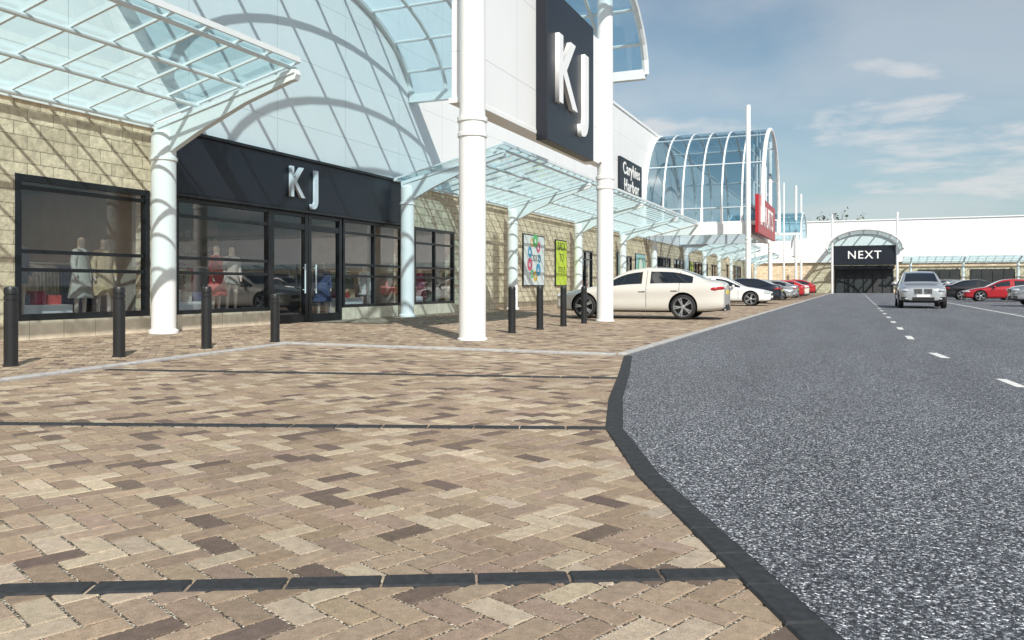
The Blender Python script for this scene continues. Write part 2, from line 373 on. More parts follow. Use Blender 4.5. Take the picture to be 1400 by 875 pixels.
cc=[(.5,.08,.07),(.45,.42,.38),(.12,.13,.17),(.5,.36,.22),(.08,.10,.2),(.35,.08,.12),(.6,.58,.55),(.15,.2,.12)]
CL=[simple('cloth_%d'%i,c,.85,var=.2,scale=12) for i,c in enumerate(cc)]
for yy in (4.5,7,11,14.6,21.8,25.6):
    for xx in (-15.0,-17.6): mb.box(xx-.12,xx+.12,yy-.5,yy+.5,3.19,3.215,M_lamp)
for sy in [4.2,6.2,10,11.4,14,15.6,17.2,18.8,20.6,22.2,24.6,26]:
    for sz in (.5,1.0,1.5,2.0,2.5):
        mb.box(-19.98,-19.5,sy,sy+1.2,sz,sz+.04,M_wood)
        for k in range(4):
            mb.box(-19.9,-19.6,sy+.08+k*.28,sy+.3+k*.28,sz+.042,sz+.12+.2*R(),random.choice(CL))
for (rx,ry) in [(-15.9,4.3),(-15.6,6.4),(-16.2,9.9),(-16.3,11.7),(-15.9,13.5),(-16.0,15.2),(-17.2,15.5),(-17,17.6),(-16.0,20.3),(-15.8,24.3),(-16,26.1),(-16.1,22),(-17.5,11.2),(-17.3,13.6),(-17.2,10.3)]:
    mb.cyl((rx,ry,1.5),(rx,ry+1.6,1.5),.015,.015,M_steel,8)
    mb.cyl((rx,ry,.02),(rx,ry,1.5),.015,.015,M_steel,8); mb.cyl((rx,ry+1.6,.02),(rx,ry+1.6,1.5),.015,.015,M_steel,8)
    c=random.choice(CL)
    for k in range(18):
        if R()<.3: c=random.choice(CL)
        yy=ry+.08+k*.083; h=.75+.35*R()
        mb.add([(rx-.05,yy,1.46),(rx+.05,yy,1.46),(rx+.22,yy+.01,1.38),(rx+.24,yy+.03,1.46-h),(rx-.24,yy+.03,1.46-h),(rx-.22,yy+.01,1.38),
                (rx-.05,yy+.05,1.46),(rx+.05,yy+.05,1.46),(rx+.22,yy+.05,1.38),(rx+.24,yy+.065,1.46-h),(rx-.24,yy+.065,1.46-h),(rx-.22,yy+.05,1.38)],
               [(0,1,2,3,4,5),(6,7,8,9,10,11),(0,1,7,6),(1,2,8,7),(2,3,9,8),(3,4,10,9),(4,5,11,10),(5,0,6,11)],c)
for (rx,ry) in [(-15.2,10.6),(-15.1,14.4),(-15.2,21.2),(-15.1,25),(-15.2,5)]:
    mb.box(rx-.35,rx+.35,ry,ry+1.1,.02,.62,M_signwhite)
    for k in range(3):
        mb.box(rx-.12,rx+.12,ry+.1+k*.34,ry+.34+k*.34,.622,.8+.12*R(),CL[(k*3+int(ry))%8])
mb.box(-18.4,-18.35,10.2,12.3,.5,2.9,CL[0]); mb.box(-18.2,-18.15,20.2,21.6,.4,2.8,CL[6]); mb.box(-18.3,-18.25,13.8,15.2,.4,2.8,CL[3])
mb.build('shop_interior',B,smooth=False)
def mannequin_mesh():
    pts=[(0,0,.95),(0,0,1.12),(0,0,1.34),(0,0,1.50),(.01,0,1.60),(.01,0,1.72),
         (0,.10,.92),(.02,.11,.50),(0,.12,.09),(.12,.13,.03),
         (0,-.10,.92),(-.02,-.11,.50),(-.03,-.12,.09),(.09,-.13,.03),
         (0,.18,1.43),(-.02,.25,1.15),(.06,.24,.90),(.09,.23,.80),
         (0,-.18,1.43),(-.03,-.26,1.15),(.05,-.27,.90),(.08,-.26,.80)]
    ed=[(0,1),(1,2),(2,3),(3,4),(4,5),(0,6),(6,7),(7,8),(8,9),(0,10),(10,11),(11,12),(12,13),(2,14),(14,15),(15,16),(16,17),(2,18),(18,19),(19,20),(20,21)]
    rr=[(.13,.15),(.10,.12),(.11,.15),(.05,.05),(.085,.08),(.08,.075),(.085,.085),(.055,.055),(.035,.035),(.03,.04),(.085,.085),(.055,.055),(.035,.035),(.03,.04),
        (.055,.055),(.038,.038),(.028,.028),(.022,.03),(.055,.055),(.038,.038),(.028,.028),(.022,.03)]
    me=bpy.data.meshes.new('mannequin_body'); me.from_pydata(pts,ed,[]); ob=bpy.data.objects.new('tmp',me); COL.objects.link(ob)
    ob.modifiers.new('s','SKIN'); 
    for i,r in enumerate(rr): me.skin_vertices[0].data[i].radius=r
    me.skin_vertices[0].data[0].use_root=True
    s=ob.modifiers.new('ss','SUBSURF'); s.levels=2
    dg=bpy.context.evaluated_depsgraph_get(); m2=bpy.data.meshes.new_from_object(ob.evaluated_get(dg)); bpy.data.objects.remove(ob)
    m2.materials.append(M_manq) if len(m2.materials)==0 else None
    m2.shade_smooth(); return m2
M_manq=simple('mannequin_skin',(.62,.50,.42),.4,var=.03)
MQ=mannequin_mesh()
def coat_mesh(hem,mat,wide):
    c=MB(); prof=[(1.49,.06,.07),(1.45,.10,.20),(1.30,.13,.215),(1.12,.115,.17),(.95,.15,.20),(.75,.17+wide*.3,.22+wide*.3),(hem,.19+wide,.24+wide)]
    n=24; vs=[]
    for (z,a,b_) in prof:
        for i in range(n):
            t=2*math.pi*i/n; k=1+(.06*math.sin(6*t) if z<.9 else 0); vs.append((a*k*math.cos(t),b_*k*math.sin(t),z))
    fs=[(k*n+i,k*n+(i+1)%n,(k+1)*n+(i+1)%n,(k+1)*n+i) for k in range(len(prof)-1) for i in range(n)]
    c.add(vs,fs,mat)
    for s in (1,-1):
        c.cyl((0,.17*s,1.44),(-.02,.25*s,1.15),.075,.058,mat,14); c.cyl((-.02,.25*s,1.16),(.05,.25*s,.90),.058,.045,mat,14)
    return c
for (x,y,hem,ci,wd) in [(-15.0,5.4,.55,4,.03),(-15.3,7.6,.8,5,0),(-14.85,10.5,.75,2,0),(-14.8,11.85,.45,1,.04),(-14.85,12.45,.5,3,.03),(-14.9,14.1,.8,2,0),(-14.8,15.7,.45,0,.06),(-14.9,16.35,.75,1,0),(-15.1,20.5,.5,4,.04),(-15.1,22.8,.7,6,.0),(-15.15,24.8,.5,2,.05),(-15.1,26.5,.5,5,.05)]:
    e=empty('shop_mannequin',(x,y,.3 if 9<y<17 else .02),random.uniform(-.5,.5))
    if 9<y<17:
        pl=MB(); pl.box(-.3,.3,-.26,.26,-.28,0,M_signwhite); pl.build('plinth',e,smooth=False,bevel=.01)
    o=bpy.data.objects.new('body',MQ); COL.objects.link(o); o.parent=e
    coat_mesh(hem,CL[ci],wd).build('coat',e)
def col_small(m,y,x=-13.42,r=.25,top=4.2):
    m.lathe([(r+.05,0),(r+.05,.06),(r,.1),(r,3.62),(r+.03,3.64),(r+.03,3.70),(r,3.72),(r,top),(r*.5,top+.08),(.001,top+.1)],M_white,(x,y,0))
m=MB()
colY=[3.9,12.72,22.75,31.5,40.3,49.1,57.6,69.5,78.5,87.5,96.5,111.5,121]
for yv in colY: col_small(m,yv,r=.25 if yv<14 else .22)
m.build('canopy_columns',B)
def canopy(y0,y1,beams):
    m=MB(); xi,zi,xo,zo=-13.9,4.42,-10.1,5.28
    def P(f,y,dz=0): return (xi+(xo-xi)*f,y,zi+(zo-zi)*f+dz)
    g=MB()
    n=int((y1-y0)/.78); 
    g.add([P(-.0,y0,.09),P(1.03,y0,.09),P(1.03,y1,.09),P(0,y1,.09)],[(0,1,2,3)],M_cglass)
    g.build('canopy_glass',B,smooth=False)
    for f in (.03,.36,.68,.985): m.cyl(P(f,y0-.12),P(f,y1+.12),.045,.045,M_steel,10)
    for k in range(n+1):
        yy=y0+(y1-y0)*k/n; m.beam(P(0,yy,.065),P(1.035,yy,.065),.045,.045,M_steel)
    m.beam(P(1.035,y0,.09),P(1.035,y1,.09),.05,.10,M_steel)
    for b in beams:
        m.prismY([(-13.62,4.30),(-13.5,3.72),(-13.2,3.80),(-12.4,4.18),(-11.2,4.66),(-10.1,4.98),(-9.98,5.0),(-9.93,5.10),(-9.97,5.2),(-10.1,5.20),(-13.62,4.40)],b-.07,b+.07,M_steel)
        m.beam((-13.5,b,4.33),(-9.97,b,5.14),.2,.03,M_steel)
    m.build('canopy_frame',B)
canopy(-6,12.8,[3.9,12.72]); canopy(22.65,56.4,[22.75,31.5,40.3,49.1]); canopy(69.4,96.6,[69.5,78.5,87.5,96.5]); canopy(111.4,121,[111.5,121])
def vault(name,P,u0,hs,zs,h,v0,v1,nar,nseg,pur,rib=.12,par=None,gl=None,legs=0,fm=None):
    m=MB(); g=MB(); fm=fm or M_steel
    pts=[(u0-hs*math.cos(math.pi*i/nseg),zs+h*math.sin(math.pi*i/nseg)) for i in range(nseg+1)]
    gp=[(u0-(hs+.07)*math.cos(math.pi*i/nseg),zs+(h+.07)*math.sin(math.pi*i/nseg)) for i in range(nseg+1)]
    for k in range(nar+1):
        v=v0+(v1-v0)*k/nar; rr=rib*(1.5 if k in(0,nar) else .9)
        for i in range(nseg): m.cyl(P(pts[i][0],v,pts[i][1]),P(pts[i+1][0],v,pts[i+1][1]),rr/2,rr/2,fm,8)
        if legs:
            for s in (0,-1): m.beam(P(pts[s][0],v,zs),P(pts[s][0],v,zs-legs),rr,rr,fm)
    for i in range(0,nseg+1,pur):
        m.cyl(P(pts[i][0],v0,pts[i][1]),P(pts[i][0],v1,pts[i][1]),rib*.38,rib*.38,fm,8)
    for s in (0,-1):
        m.beam(P(pts[s][0],v0,zs-legs),P(pts[s][0],v1,zs-legs),.22,.28,fm)
    vs=[];fs=[]
    for (u,z) in gp: vs+= [P(u,v0,z),P(u,v1,z)]
    for i in range(nseg): fs.append((2*i,2*i+1,2*i+3,2*i+2))
    if legs:
        for s in (0,-1):
            o=len(vs); vs+=[P(gp[s][0],v0,zs),P(gp[s][0],v1,zs),P(gp[s][0],v1,zs-legs),P(gp[s][0],v0,zs-legs)]; fs.append((o,o+1,o+2,o+3))
    g.add(vs,fs,gl or M_vglass); g.build(name+'_glass',par or B)
    m.build(name+'_frame',par or B)
PX=lambda u,v,z:(v,u,z)
vault('glass_vault',PX,17.75,6.05,7.35,2.7,-13.9,-5.8,6,20,2,rib=.14)
vault('glass_atrium',PX,63,6.3,6.4,6.2,-13.9,-5.8,6,24,4,rib=.20,legs=1.1,gl=M_aglass,fm=M_white)
vault('glass_vault_far',PX,104,6.05,7.0,2.85,-13.9,-5.8,4,16,2)
m=MB(); g=MB()
N=24; arc=[(63-6.25*math.cos(math.pi*i/N),6.4+6.15*math.sin(math.pi*i/N)) for i in range(N+1)]
g.add([(-6.6,y,z) for y,z in arc]+[(-6.6,69.25,5.3),(-6.6,56.75,5.3)],[tuple(range(N+3))],M_aglass); g.build('atrium_gable_glass',B,smooth=False)
for yy in (58.8,60.9,63,65.1,67.2):
    top=6.4+6.15*math.sqrt(max(0,1-((yy-63)/6.25)**2)); m.beam((-6.6,yy,5.3),(-6.6,yy,top),.1,.1,M_white)
for zz in (6.4,8.4,10.4):
    hw=6.25*math.sqrt(max(0,1-((zz-6.4)/6.15)**2)); m.beam((-6.62,63-hw,zz),(-6.62,63+hw,zz),.08,.1,M_white)
m.box(-6.95,-6.5,56.5,69.5,4.5,5.3,M_white); m.box(-13.9,-6.96,56.5,56.8,4.55,5.28,M_white)
m.box(-13.9,-6.96,69.2,69.5,4.55,5.28,M_white)
m.build('atrium_gable_frame',B)
m=MB()
m.box(-6.98,-6.62,13.45,22.95,4.5,7.9,M_clad)
m.box(-7.0,-6.58,21.7,23.0,4.48,7.92,M_white)
m.box(-7.02,-6.6,13.4,21.68,4.42,4.52,M_white)
m.build('portal_wall',B,smooth=False,bevel=.01)
m=MB()
def mast(x,y,r=.25,top=12.7,ring=4.05):
    m.lathe([(r+.03,0),(r+.03,.03),(r,.05),(r,ring-.32),(r+.025,ring-.30),(r+.025,ring-.24),(r+.005,ring-.22),(r+.005,ring-.04),(r+.03,ring-.02),(r+.03,ring+.06),(r-.01,ring+.08),(r-.02,top),(.001,top+.02)],M_white,(x,y,0),n=40)
mast(-6.52,13.4); mast(-6.56,22.1,.235)
mast(-6.4,53.9,.17); mast(-6.4,68.4,.17); mast(-6.4,99.2,.15); mast(-6.4,108.6,.15); mast(-6.4,82,.09,11); 
m.build('entrance_masts',B)
m=MB(); m.box(-6.98,-6.62,99.3,108.5,4.5,7.4,M_clad); m.build('far_portal_wall',B,smooth=False)

# ------------------------------------------------------------------ signs
s=empty('shop_sign'); m=MB(); m.box(-6.61,-6.34,16.85,20.3,4.28,7.78,M_fascia); m.build('sign_box',s,smooth=False,bevel=.012)
text('K',2.2,(-6.30,17.93,5.93),FX,M_signwhite,s,sx=.95,ext=.06,off=.04)
text('J',2.2,(-6.30,19.42,5.93),FX,M_signwhite,s,sx=1.05,ext=.06,off=.04)
s=empty('shop_sign'); text('K',1.15,(-13.80,17.58,3.74),FX,M_silver,s,sx=.85,ext=.04,off=.014); text('J',1.15,(-13.80,18.42,3.74),FX,M_silver,s,sx=1.0,ext=.04,off=.014)
s=empty('shop_sign'); m=MB(); m.box(-13.94,-13.78,49.8,55.4,6.95,9.3,M_fascia); m.build('sign_box',s,smooth=False,bevel=.01)
text('Caryhies',1.1,(-13.76,52.6,8.62),FX,M_signwhite,s,sx=1.0,ext=.01,off=.02,spacing=1.12); text('Harbor',1.1,(-13.76,52.6,7.55),FX,M_signwhite,s,sx=1.0,ext=.01,off=.02,spacing=1.2)
s=empty('shop_sign'); m=MB(); m.box(-6.12,-5.9,55.3,67.2,4.55,7.1,M_red); m.build('sign_box',s,smooth=False,bevel=.01)
text('FRUITS',2.1,(-5.88,61.2,5.8),FX,M_signwhite,s,sx=1.25,ext=.01,off=.01)
def ring(m,cy,cz,r0,r1,a0,a1,x,mat,n=10):
    vs=[];fs=[]
    for i in range(n+1):
        t=a0+(a1-a0)*i/n; vs+=[(x,cy+r0*math.cos(t),cz+r0*math.sin(t)),(x,cy+r1*math.cos(t),cz+r1*math.sin(t))]
    for i in range(n): fs.append((2*i,2*i+1,2*i+3,2*i+2))
    m.add(vs,fs,mat)
PC=[simple('print_%d'%i,c,.4,var=.05) for i,c in enumerate([(.8,.8,.78),(.62,.72,.04),(.05,.35,.6),(.7,.1,.2),(.1,.5,.15),(.8,.45,.03),(.03,.03,.03),(.35,.6,.65)])]
def poster(y0,y1,z0,z1,bg,style):
    s=empty('wall_poster'); m=MB()
    m.box(-13.995,-13.93,y0-.06,y1+.06,z0-.06,z1+.06,M_black); m.box(-13.929,-13.925,y0,y1,z0,z1,bg)
    cy=(y0+y1)/2; cz=(z0+z1)/2; w=(y1-y0)
    if style==0:
        for i in range(9):
            a=i*.7; r=w*.27
            ring(m,cy+r*math.cos(a)*.9,cz+.1+r*math.sin(a)*1.2,w*.04,w*.08+w*.02*(i%3),0,6.283,-13.921+.0012*(i%3),PC[2+i%4],16)
        text('TODDS',w*.17,(-13.92,cy,cz+.1),FX,PC[6],s,ext=.002)
    elif style==1:
        text('BACK\nTO',w*.36,(-13.92,cy,cz+.55),FX,PC[6],s,ext=.002,sx=.8); text('STYLE',w*.25,(-13.92,cy,cz-.35),FX,PC[6],s,ext=.002)
    else:
        ring(m,cy,cz,0,w*.35,0,6.283,-13.921,PC[4],20); ring(m,cy,cz+.3,0,w*.2,0,6.283,-13.919,PC[0],20)
    m.build('poster_board',s,smooth=False)
poster(34.0,36.6,1.05,3.35,PC[0],0); poster(38.3,39.9,1.05,3.3,PC[1],1)
poster(46.3,48.3,1.05,3.2,PC[0],0); poster(49.8,50.9,1.05,3.1,PC[7],2); poster(54.4,57,1.05,3.2,PC[7],2); poster(74,75.5,1,3.2,PC[1],1)

# ------------------------------------------------------------------ end building
N_=empty('department_store')
m=MB(); m.box(-13.8,120,125.2,165,4.4,10.3,M_clad); m.box(-13.8,120,125.6,165,-.1,4.398,M_stone)
m.box(-13.9,120.1,125.05,165.1,10.3,10.45,M_white); m.build('walls',N_,smooth=False)
m=MB()
for k in range(17):
    x0=8+6.4*k; 
    m.box(x0,x0+5.2,125.45,125.59,.4,3.3,M_black); m.add([(x0+.1,125.44,.5),(x0+5.1,125.44,.5),(x0+5.1,125.44,3.2),(x0+.1,125.44,3.2)],[(0,1,2,3)],M_shopglass)
    for j in range(1,4): m.box(x0+j*1.3-.04,x0+j*1.3+.04,125.38,125.43,.45,3.25,M_black)
m.box(-2.8,4.9,125.3,125.55,0,3.6,M_intdark)
for j in range(7): m.box(-2.7+j*1.23,-2.6+j*1.23,125.2,125.29,0,3.5,M_black)
m.box(-2.9,5.0,124.0,125.0,3.4,3.9,M_black)
m.build('shopfronts',N_,smooth=False)
m=MB()
g=MB(); g.add([(6,125,4.3),(115,125,4.3),(115,121.6,5.1),(6,121.6,5.1)],[(0,1,2,3)],M_cglass); g.build('canopy_glass',N_,smooth=False)
for k in range(17):
    x=7+6.4*k; m.cyl((x,124.4,0),(x,124.4,4.2),.18,.18,M_white,14); m.beam((x,125,4.1),(x,121.5,5.0),.14,.25,M_steel)
for (yy,zz) in ((125,4.25),(123.3,4.65),(121.6,5.05)): m.beam((6,yy,zz),(115,yy,zz),.12,.12,M_steel)
for k in range(110): m.beam((6+k,125,4.27),(6+k,121.6,5.07),.05,.05,M_steel)
m.cyl((-2.95,118,0),(-2.95,118,10.8),.15,.15,M_white,14); m.cyl((5.05,118,0),(5.05,118,10.8),.15,.15,M_white,14)
m.build('canopy_frame',N_)
PY=lambda u,v,z:(u,v,z)
vault('entrance_arch',PY,1.05,4.7,6.0,2.6,117.2,125,4,16,2,rib=.24,par=N_,gl=M_cglass,fm=M_white)
s=empty('shop_sign'); m=MB(); m.box(-2.8,4.9,118.1,118.5,3.85,6.45,M_fascia); m.build('sign_box',s,smooth=False)
text('NEXT',1.5,(1.05,118.07,5.15),FY,M_signwhite,s,ext=.02,off=.01,spacing=1.15)
O=empty('brick_building')
M_brick=brickmat('red_brick',(.34,.13,.09),(.26,.10,.07),(.35,.32,.28),.23,.075,.01,.5,.85,.3)
m=MB(); m.box(70,84,-60,60,-.1,7,M_brick)
for k in range(14):
    for zz in (1,4.2):
        m.box(69.9,70.02,-55+8*k,-51+8*k,zz,zz+1.7,M_signwhite); m.box(69.86,69.91,-54.8+8*k,-51.2+8*k,zz+.15,zz+1.55,M_intdark)
m.box(69.7,84.3,-60.3,60.3,7,7.4,M_roof); m.build('walls',O,smooth=False)

# ------------------------------------------------------------------ bollards
def bollard(x,y,h=1.0):
    m=MB(); r=.08
    m.lathe([(r+.012,0),(r+.012,.02),(r,.03),(r,h-.19),(r-.008,h-.185),(r-.008,h-.17),(r,h-.165),(r,h-.12),(r-.008,h-.115),(r-.008,h-.10),(r,h-.095),(r,h-.035),(r*.9,h-.012),(r*.6,h-.002),(.001,h)],M_char,(0,0,0))
    o=m.build('bollard'); o.location=(x,y,-.005)
for (x,y,h) in [(-9.74,6.81,1.0),(-9.6,8.3,1.0),(-9.6,9.97,1.0),(-9.6,11.63,.87),(-6.75,15.8,1),(-6.73,17.4,1),(-6.7,18.95,1),(-6.7,20.6,1),(-9.7,5.2,1),(-9.7,3.6,1)]: bollard(x,y,h)

# ------------------------------------------------------------------ cars
M_cglassdark=simple('car_glass',(.012,.014,.017),.04,var=.1,coat=1,spec=.8)
M_tyre=simple('tyre',(.02,.02,.02),.8,var=.2,bump=.2)
M_rim=simple('alloy_rim',(.55,.56,.58),.28,metal=.8,var=.05)
M_dark=simple('dark_plastic',(.015,.015,.016),.6,var=.2)
M_chrome=simple('chrome',(.7,.7,.72),.12,metal=1,var=.02)
M_headl=simple('headlamp',(.75,.78,.8),.06,metal=.4,var=.05,coat=1)
M_tail=simple('tail_lamp',(.40,.01,.012),.12,var=.05,coat=1)
M_plateY=simple('plate_yellow',(.75,.58,.05),.5,var=.02)
def paint(name,col,metal,seams,sill=.26):
    m,nt,b=newmat(name); L=nt.links.new
    tc=nt.nodes.new('ShaderNodeTexCoord'); sp=nt.nodes.new('ShaderNodeSeparateXYZ'); L(tc.outputs['Object'],sp.inputs[0])
    def M(op,a,b_=0):
        n=nt.nodes.new('ShaderNodeMath'); n.operation=op
        for i,v in enumerate((a,b_)):
            if not isinstance(v,(int,float)): L(v,n.inputs[i])
            else: n.inputs[i].default_value=v
        return n.outputs[0]
    tot=0
    for sx in seams:
        t=M('LESS_THAN',M('ABSOLUTE',M('SUBTRACT',sp.outputs[0],sx)),.006); tot=M('ADD',tot,t)
    tot=M('MULTIPLY',tot,M('GREATER_THAN',sp.outputs[2],.33))
    tot=M('MULTIPLY',tot,M('GREATER_THAN',M('ABSOLUTE',sp.outputs[1]),.62))
    tot=M('MAXIMUM',tot,M('LESS_THAN',sp.outputs[2],sill))
    mx=nt.nodes.new('ShaderNodeMix'); mx.data_type='RGBA'; L(tot,mx.inputs[0]); mx.inputs[6].default_value=(*col,1); mx.inputs[7].default_value=(.01,.01,.01,1)
    L(mx.outputs[2],b.inputs['Base Color']); setp(b,Metallic=metal,Roughness=.32,Coat_Weight=1.0,Coat_Roughness=.03)
    return m
TYPES={}
def ctype(name,L_,st,glassSide,glassTop,wheels,wr,feat,belt=0):
    paintslot=bpy.data.materials.get('slot_paint')
    V=[];F=[];MI=[]
    nr=22
    for (x,zb,zt_,w,zt,wt) in st:
        h=zt_-zb
        cab=zt-zt_>.2
        zt_=zt_-(belt if cab else 0)
        half=[(0,zb),(w*.80,zb),(w*.955,zb+h*.10),(w*.995,zb+h*.32),(w*.972,zb+h*.55),(w*1.0,zb+h*.80),(w*.965,zt_),(w*.94,zt_+.018),(wt+.015,zt-.04),(wt*.93,zt-.012),(wt*.5,zt+.004),(0,zt+.008)]
        ringp=half+[(-y,z) for y,z in reversed(half[1:-1])]
        for y,z in ringp: V.append((x-L_/2,y,z))
    n=len(st)
    for i in range(n-1):
        for j in range(nr):
            k=(j+1)%nr; F.append((i*nr+j,i*nr+k,(i+1)*nr+k,(i+1)*nr+j))
            mi=0
            if i in glassSide and j in (7,14): mi=1
            if i in glassTop and j in (9,10,11,12): mi=1
            if j in(0,21): mi=2
            MI.append(mi)
    F.append(tuple(range(nr))[::-1]); MI.append(0); F.append(tuple(range((n-1)*nr,n*nr))); MI.append(0)
    me=bpy.data.meshes.new('b'); me.from_pydata(V,[],F)
    for m_ in (paintslot,M_cglassdark,M_dark): me.materials.append(m_)
    me.polygons.foreach_set('material_index',MI)
    bm=bmesh.new(); bm.from_mesh(me); bmesh.ops.recalc_face_normals(bm,faces=bm.faces); bm.to_mesh(me); bm.free()
    ob=bpy.data.objects.new('b',me); COL.objects.link(ob)
    s=ob.modifiers.new('s','SUBSURF'); s.levels=2
    cuts=[]
    W=max(q[3] for q in st)
    for wx in wheels:
        for sgn in (1,-1):
            c=MB(); y0=sgn*(W-.26); y1=sgn*(W+.2)
            for mm in (paintslot,M_cglassdark,M_dark): c.mi(mm)
            c.cyl((wx-L_/2,y0,wr+.015),(wx-L_/2,y1,wr+.015),wr+.05,wr+.05,M_dark,36); co=c.build('cut',smooth=False)
            bo=ob.modifiers.new('bo','BOOLEAN'); bo.operation='DIFFERENCE'; bo.object=co; bo.solver='EXACT'; cuts.append(co)
    dg=bpy.context.evaluated_depsgraph_get(); body=bpy.data.meshes.new_from_object(ob.evaluated_get(dg))
    body.shade_smooth(); body.set_sharp_from_angle(angle=.7)
    bpy.data.objects.remove(ob)
    for c in cuts: bpy.data.objects.remove(c)
    d=MB(); feat(d,-L_/2,L_/2,W)
    dm=d.build('details'); dme=dm.data; bpy.data.objects.remove(dm)
    w_=MB(); tw=.11
    w_.lathe([(wr*.66,-tw),(wr*.9,-tw),(wr*.98,-tw*.75),(wr,-tw*.3),(wr,tw*.3),(wr*.98,tw*.75),(wr*.9,tw),(wr*.76,tw*.97),(wr*.74,tw*.9)],M_tyre,axis='Y',n=36)
    w_.lathe([(wr*.76,tw*.99),(wr*.74,tw*1.0),(wr*.70,tw*.7),(wr*.68,-tw*.3)],M_rim,axis='Y',n=36)
    w_.lathe([(wr*.70,-tw*.3),(.001,-tw*.32)],M_dark,axis='Y',n=36)
    w_.lathe([(.001,tw*.88),(.035,tw*.86),(.06,tw*.7),(.06,0)],M_rim,axis='Y',n=16)
    for k in range(5):
        for dd in (-.13,.13):
            t=2*math.pi*k/5+dd; t0=2*math.pi*k/5+dd*.6
            w_.beam((.04*math.cos(t0),tw*.72,.04*math.sin(t0)),(wr*.73*math.cos(t),tw*.78,wr*.73*math.sin(t)),.032,.03,M_rim,up=(0,1,0))
    wo=w_.build('w'); wme=wo.data; bpy.data.objects.remove(wo)
    TYPES[name]=(body,dme,wme,wheels,wr,W,L_)
def ell(d,c,r,mat,n=14):
    vs=[];fs=[]
    m_=8
    for i in range(m_+1):
        p=math.pi*i/m_
        for j in range(n):
            t=2*math.pi*j/n; vs.append((c[0]+r[0]*math.sin(p)*math.cos(t),c[1]+r[1]*math.sin(p)*math.sin(t),c[2]+r[2]*math.cos(p)))
    for i in range(m_):
        for j in range(n): fs.append((i*n+j,i*n+(j+1)%n,(i+1)*n+(j+1)%n,(i+1)*n+j))
    d.add(vs,fs,mat)
SLOT=bpy.data.materials.new('slot_paint')
def feat_sedan(d,f,r,W):
    d.box(f-.005,f+.10,-.42,.42,.50,.60,M_dark); d.box(f+.0,f+.12,-.5,.5,.26,.38,M_dark); d.box(f-.015,f+.02,-.26,.26,.40,.50,M_signwhite)
    for s in (1,-1):
        ell(d,(f+.26,s*.68,.64),(.24,.17,.075),M_headl); ell(d,(f+.14,s*.62,.33),(.08,.1,.05),M_headl)
        ell(d,(r-.17,s*.66,.86),(.17,.19,.085),M_tail); ell(d,(r-.30,s*.80,.84),(.16,.08,.065),M_tail)
        ell(d,(f+1.72,s*.99,.95),(.07,.12,.075),SLOT)
        d.box(f+2.52,f+2.70,s*.918-.014,s*.918+.014,.76,.785,M_chrome); d.box(f+3.42,f+3.60,s*.918-.014,s*.918+.014,.78,.805,M_chrome)
        d.cyl((r-.02,s*.55,.27),(r+.02,s*.55,.27),.04,.04,M_chrome,12)
    d.box(r-.06,r+.005,-.26,.26,.70,.81,M_plateY); d.box(r-.25,r+.0,-.55,.55,.24,.34,M_dark)
sed=[(0,.32,.52,.60,.58,.48),(.05,.25,.60,.74,.67,.58),(.25,.20,.67,.85,.76,.66),(.75,.18,.76,.905,.86,.74),(1.15,.18,.82,.915,.92,.76),(1.36,.18,.85,.92,.955,.76),
     (1.92,.18,.90,.925,1.28,.66),(2.2,.18,.91,.925,1.40,.62),(2.66,.18,.92,.925,1.455,.60),(2.73,.18,.922,.925,1.457,.598),(3.38,.18,.94,.925,1.44,.59),(3.66,.18,.955,.925,1.39,.60),
     (4.02,.18,.97,.92,1.26,.64),(4.30,.19,1.0,.905,1.12,.70),(4.5,.21,.99,.885,1.08,.70),(4.74,.25,.96,.83,1.06,.64),(4.83,.30,.87,.76,.99,.58),(4.85,.36,.74,.70,.84,.5)]
ctype('sedan',4.85,sed,{5,6,7,9,10,11},{5,6,11,12},(.93,3.75),.345,feat_sedan,.03)
def feat_suv(d,f,r,W):
    for s in (1,-1):
        d.box(f-.02,f+.14,s*.20-.15,s*.20+.15,.66,.86,M_dark)
        for k in range(6): d.box(f-.03,f+.0,s*.20-.13+k*.052-.008,s*.20-.13+k*.052+.008,.67,.85,M_chrome)
        d.box(f-.028,f+.05,s*.20-.165,s*.20+.165,.855,.875,M_chrome); d.box(f-.028,f+.05,s*.20-.165,s*.20+.165,.645,.665,M_chrome)
        ell(d,(f+.20,s*.70,.80),(.24,.20,.09),M_headl); ell(d,(f+.08,s*.68,.44),(.08,.09,.06),M_headl)
        d.box(f+.02,f+.2,s*.68-.2,s*.68+.2,.36,.52,M_dark)
        ell(d,(r-.16,s*.72,1.0),(.16,.22,.10),M_tail)
        ell(d,(f+1.72,s*1.09,1.12),(.09,.13,.09),SLOT)
        d.box(f+2.6,f+2.8,s*.98-.014,s*.98+.014,.93,.96,M_chrome); d.box(f+3.5,f+3.7,s*.98-.014,s*.98+.014,.95,.98,M_chrome)
        d.beam((f+2.2,s*.60,1.64),(f+3.9,s*.60,1.64),.03,.03,M_chrome)
    d.box(f-.0,f+.2,-.44,.44,.34,.50,M_dark); d.box(f-.035,f+.03,-.27,.27,.51,.62,M_signwhite)
    d.box(r-.05,r+.01,-.26,.26,.78,.9,M_plateY); d.box(r-.2,r+.02,-.7,.7,.3,.45,M_dark)
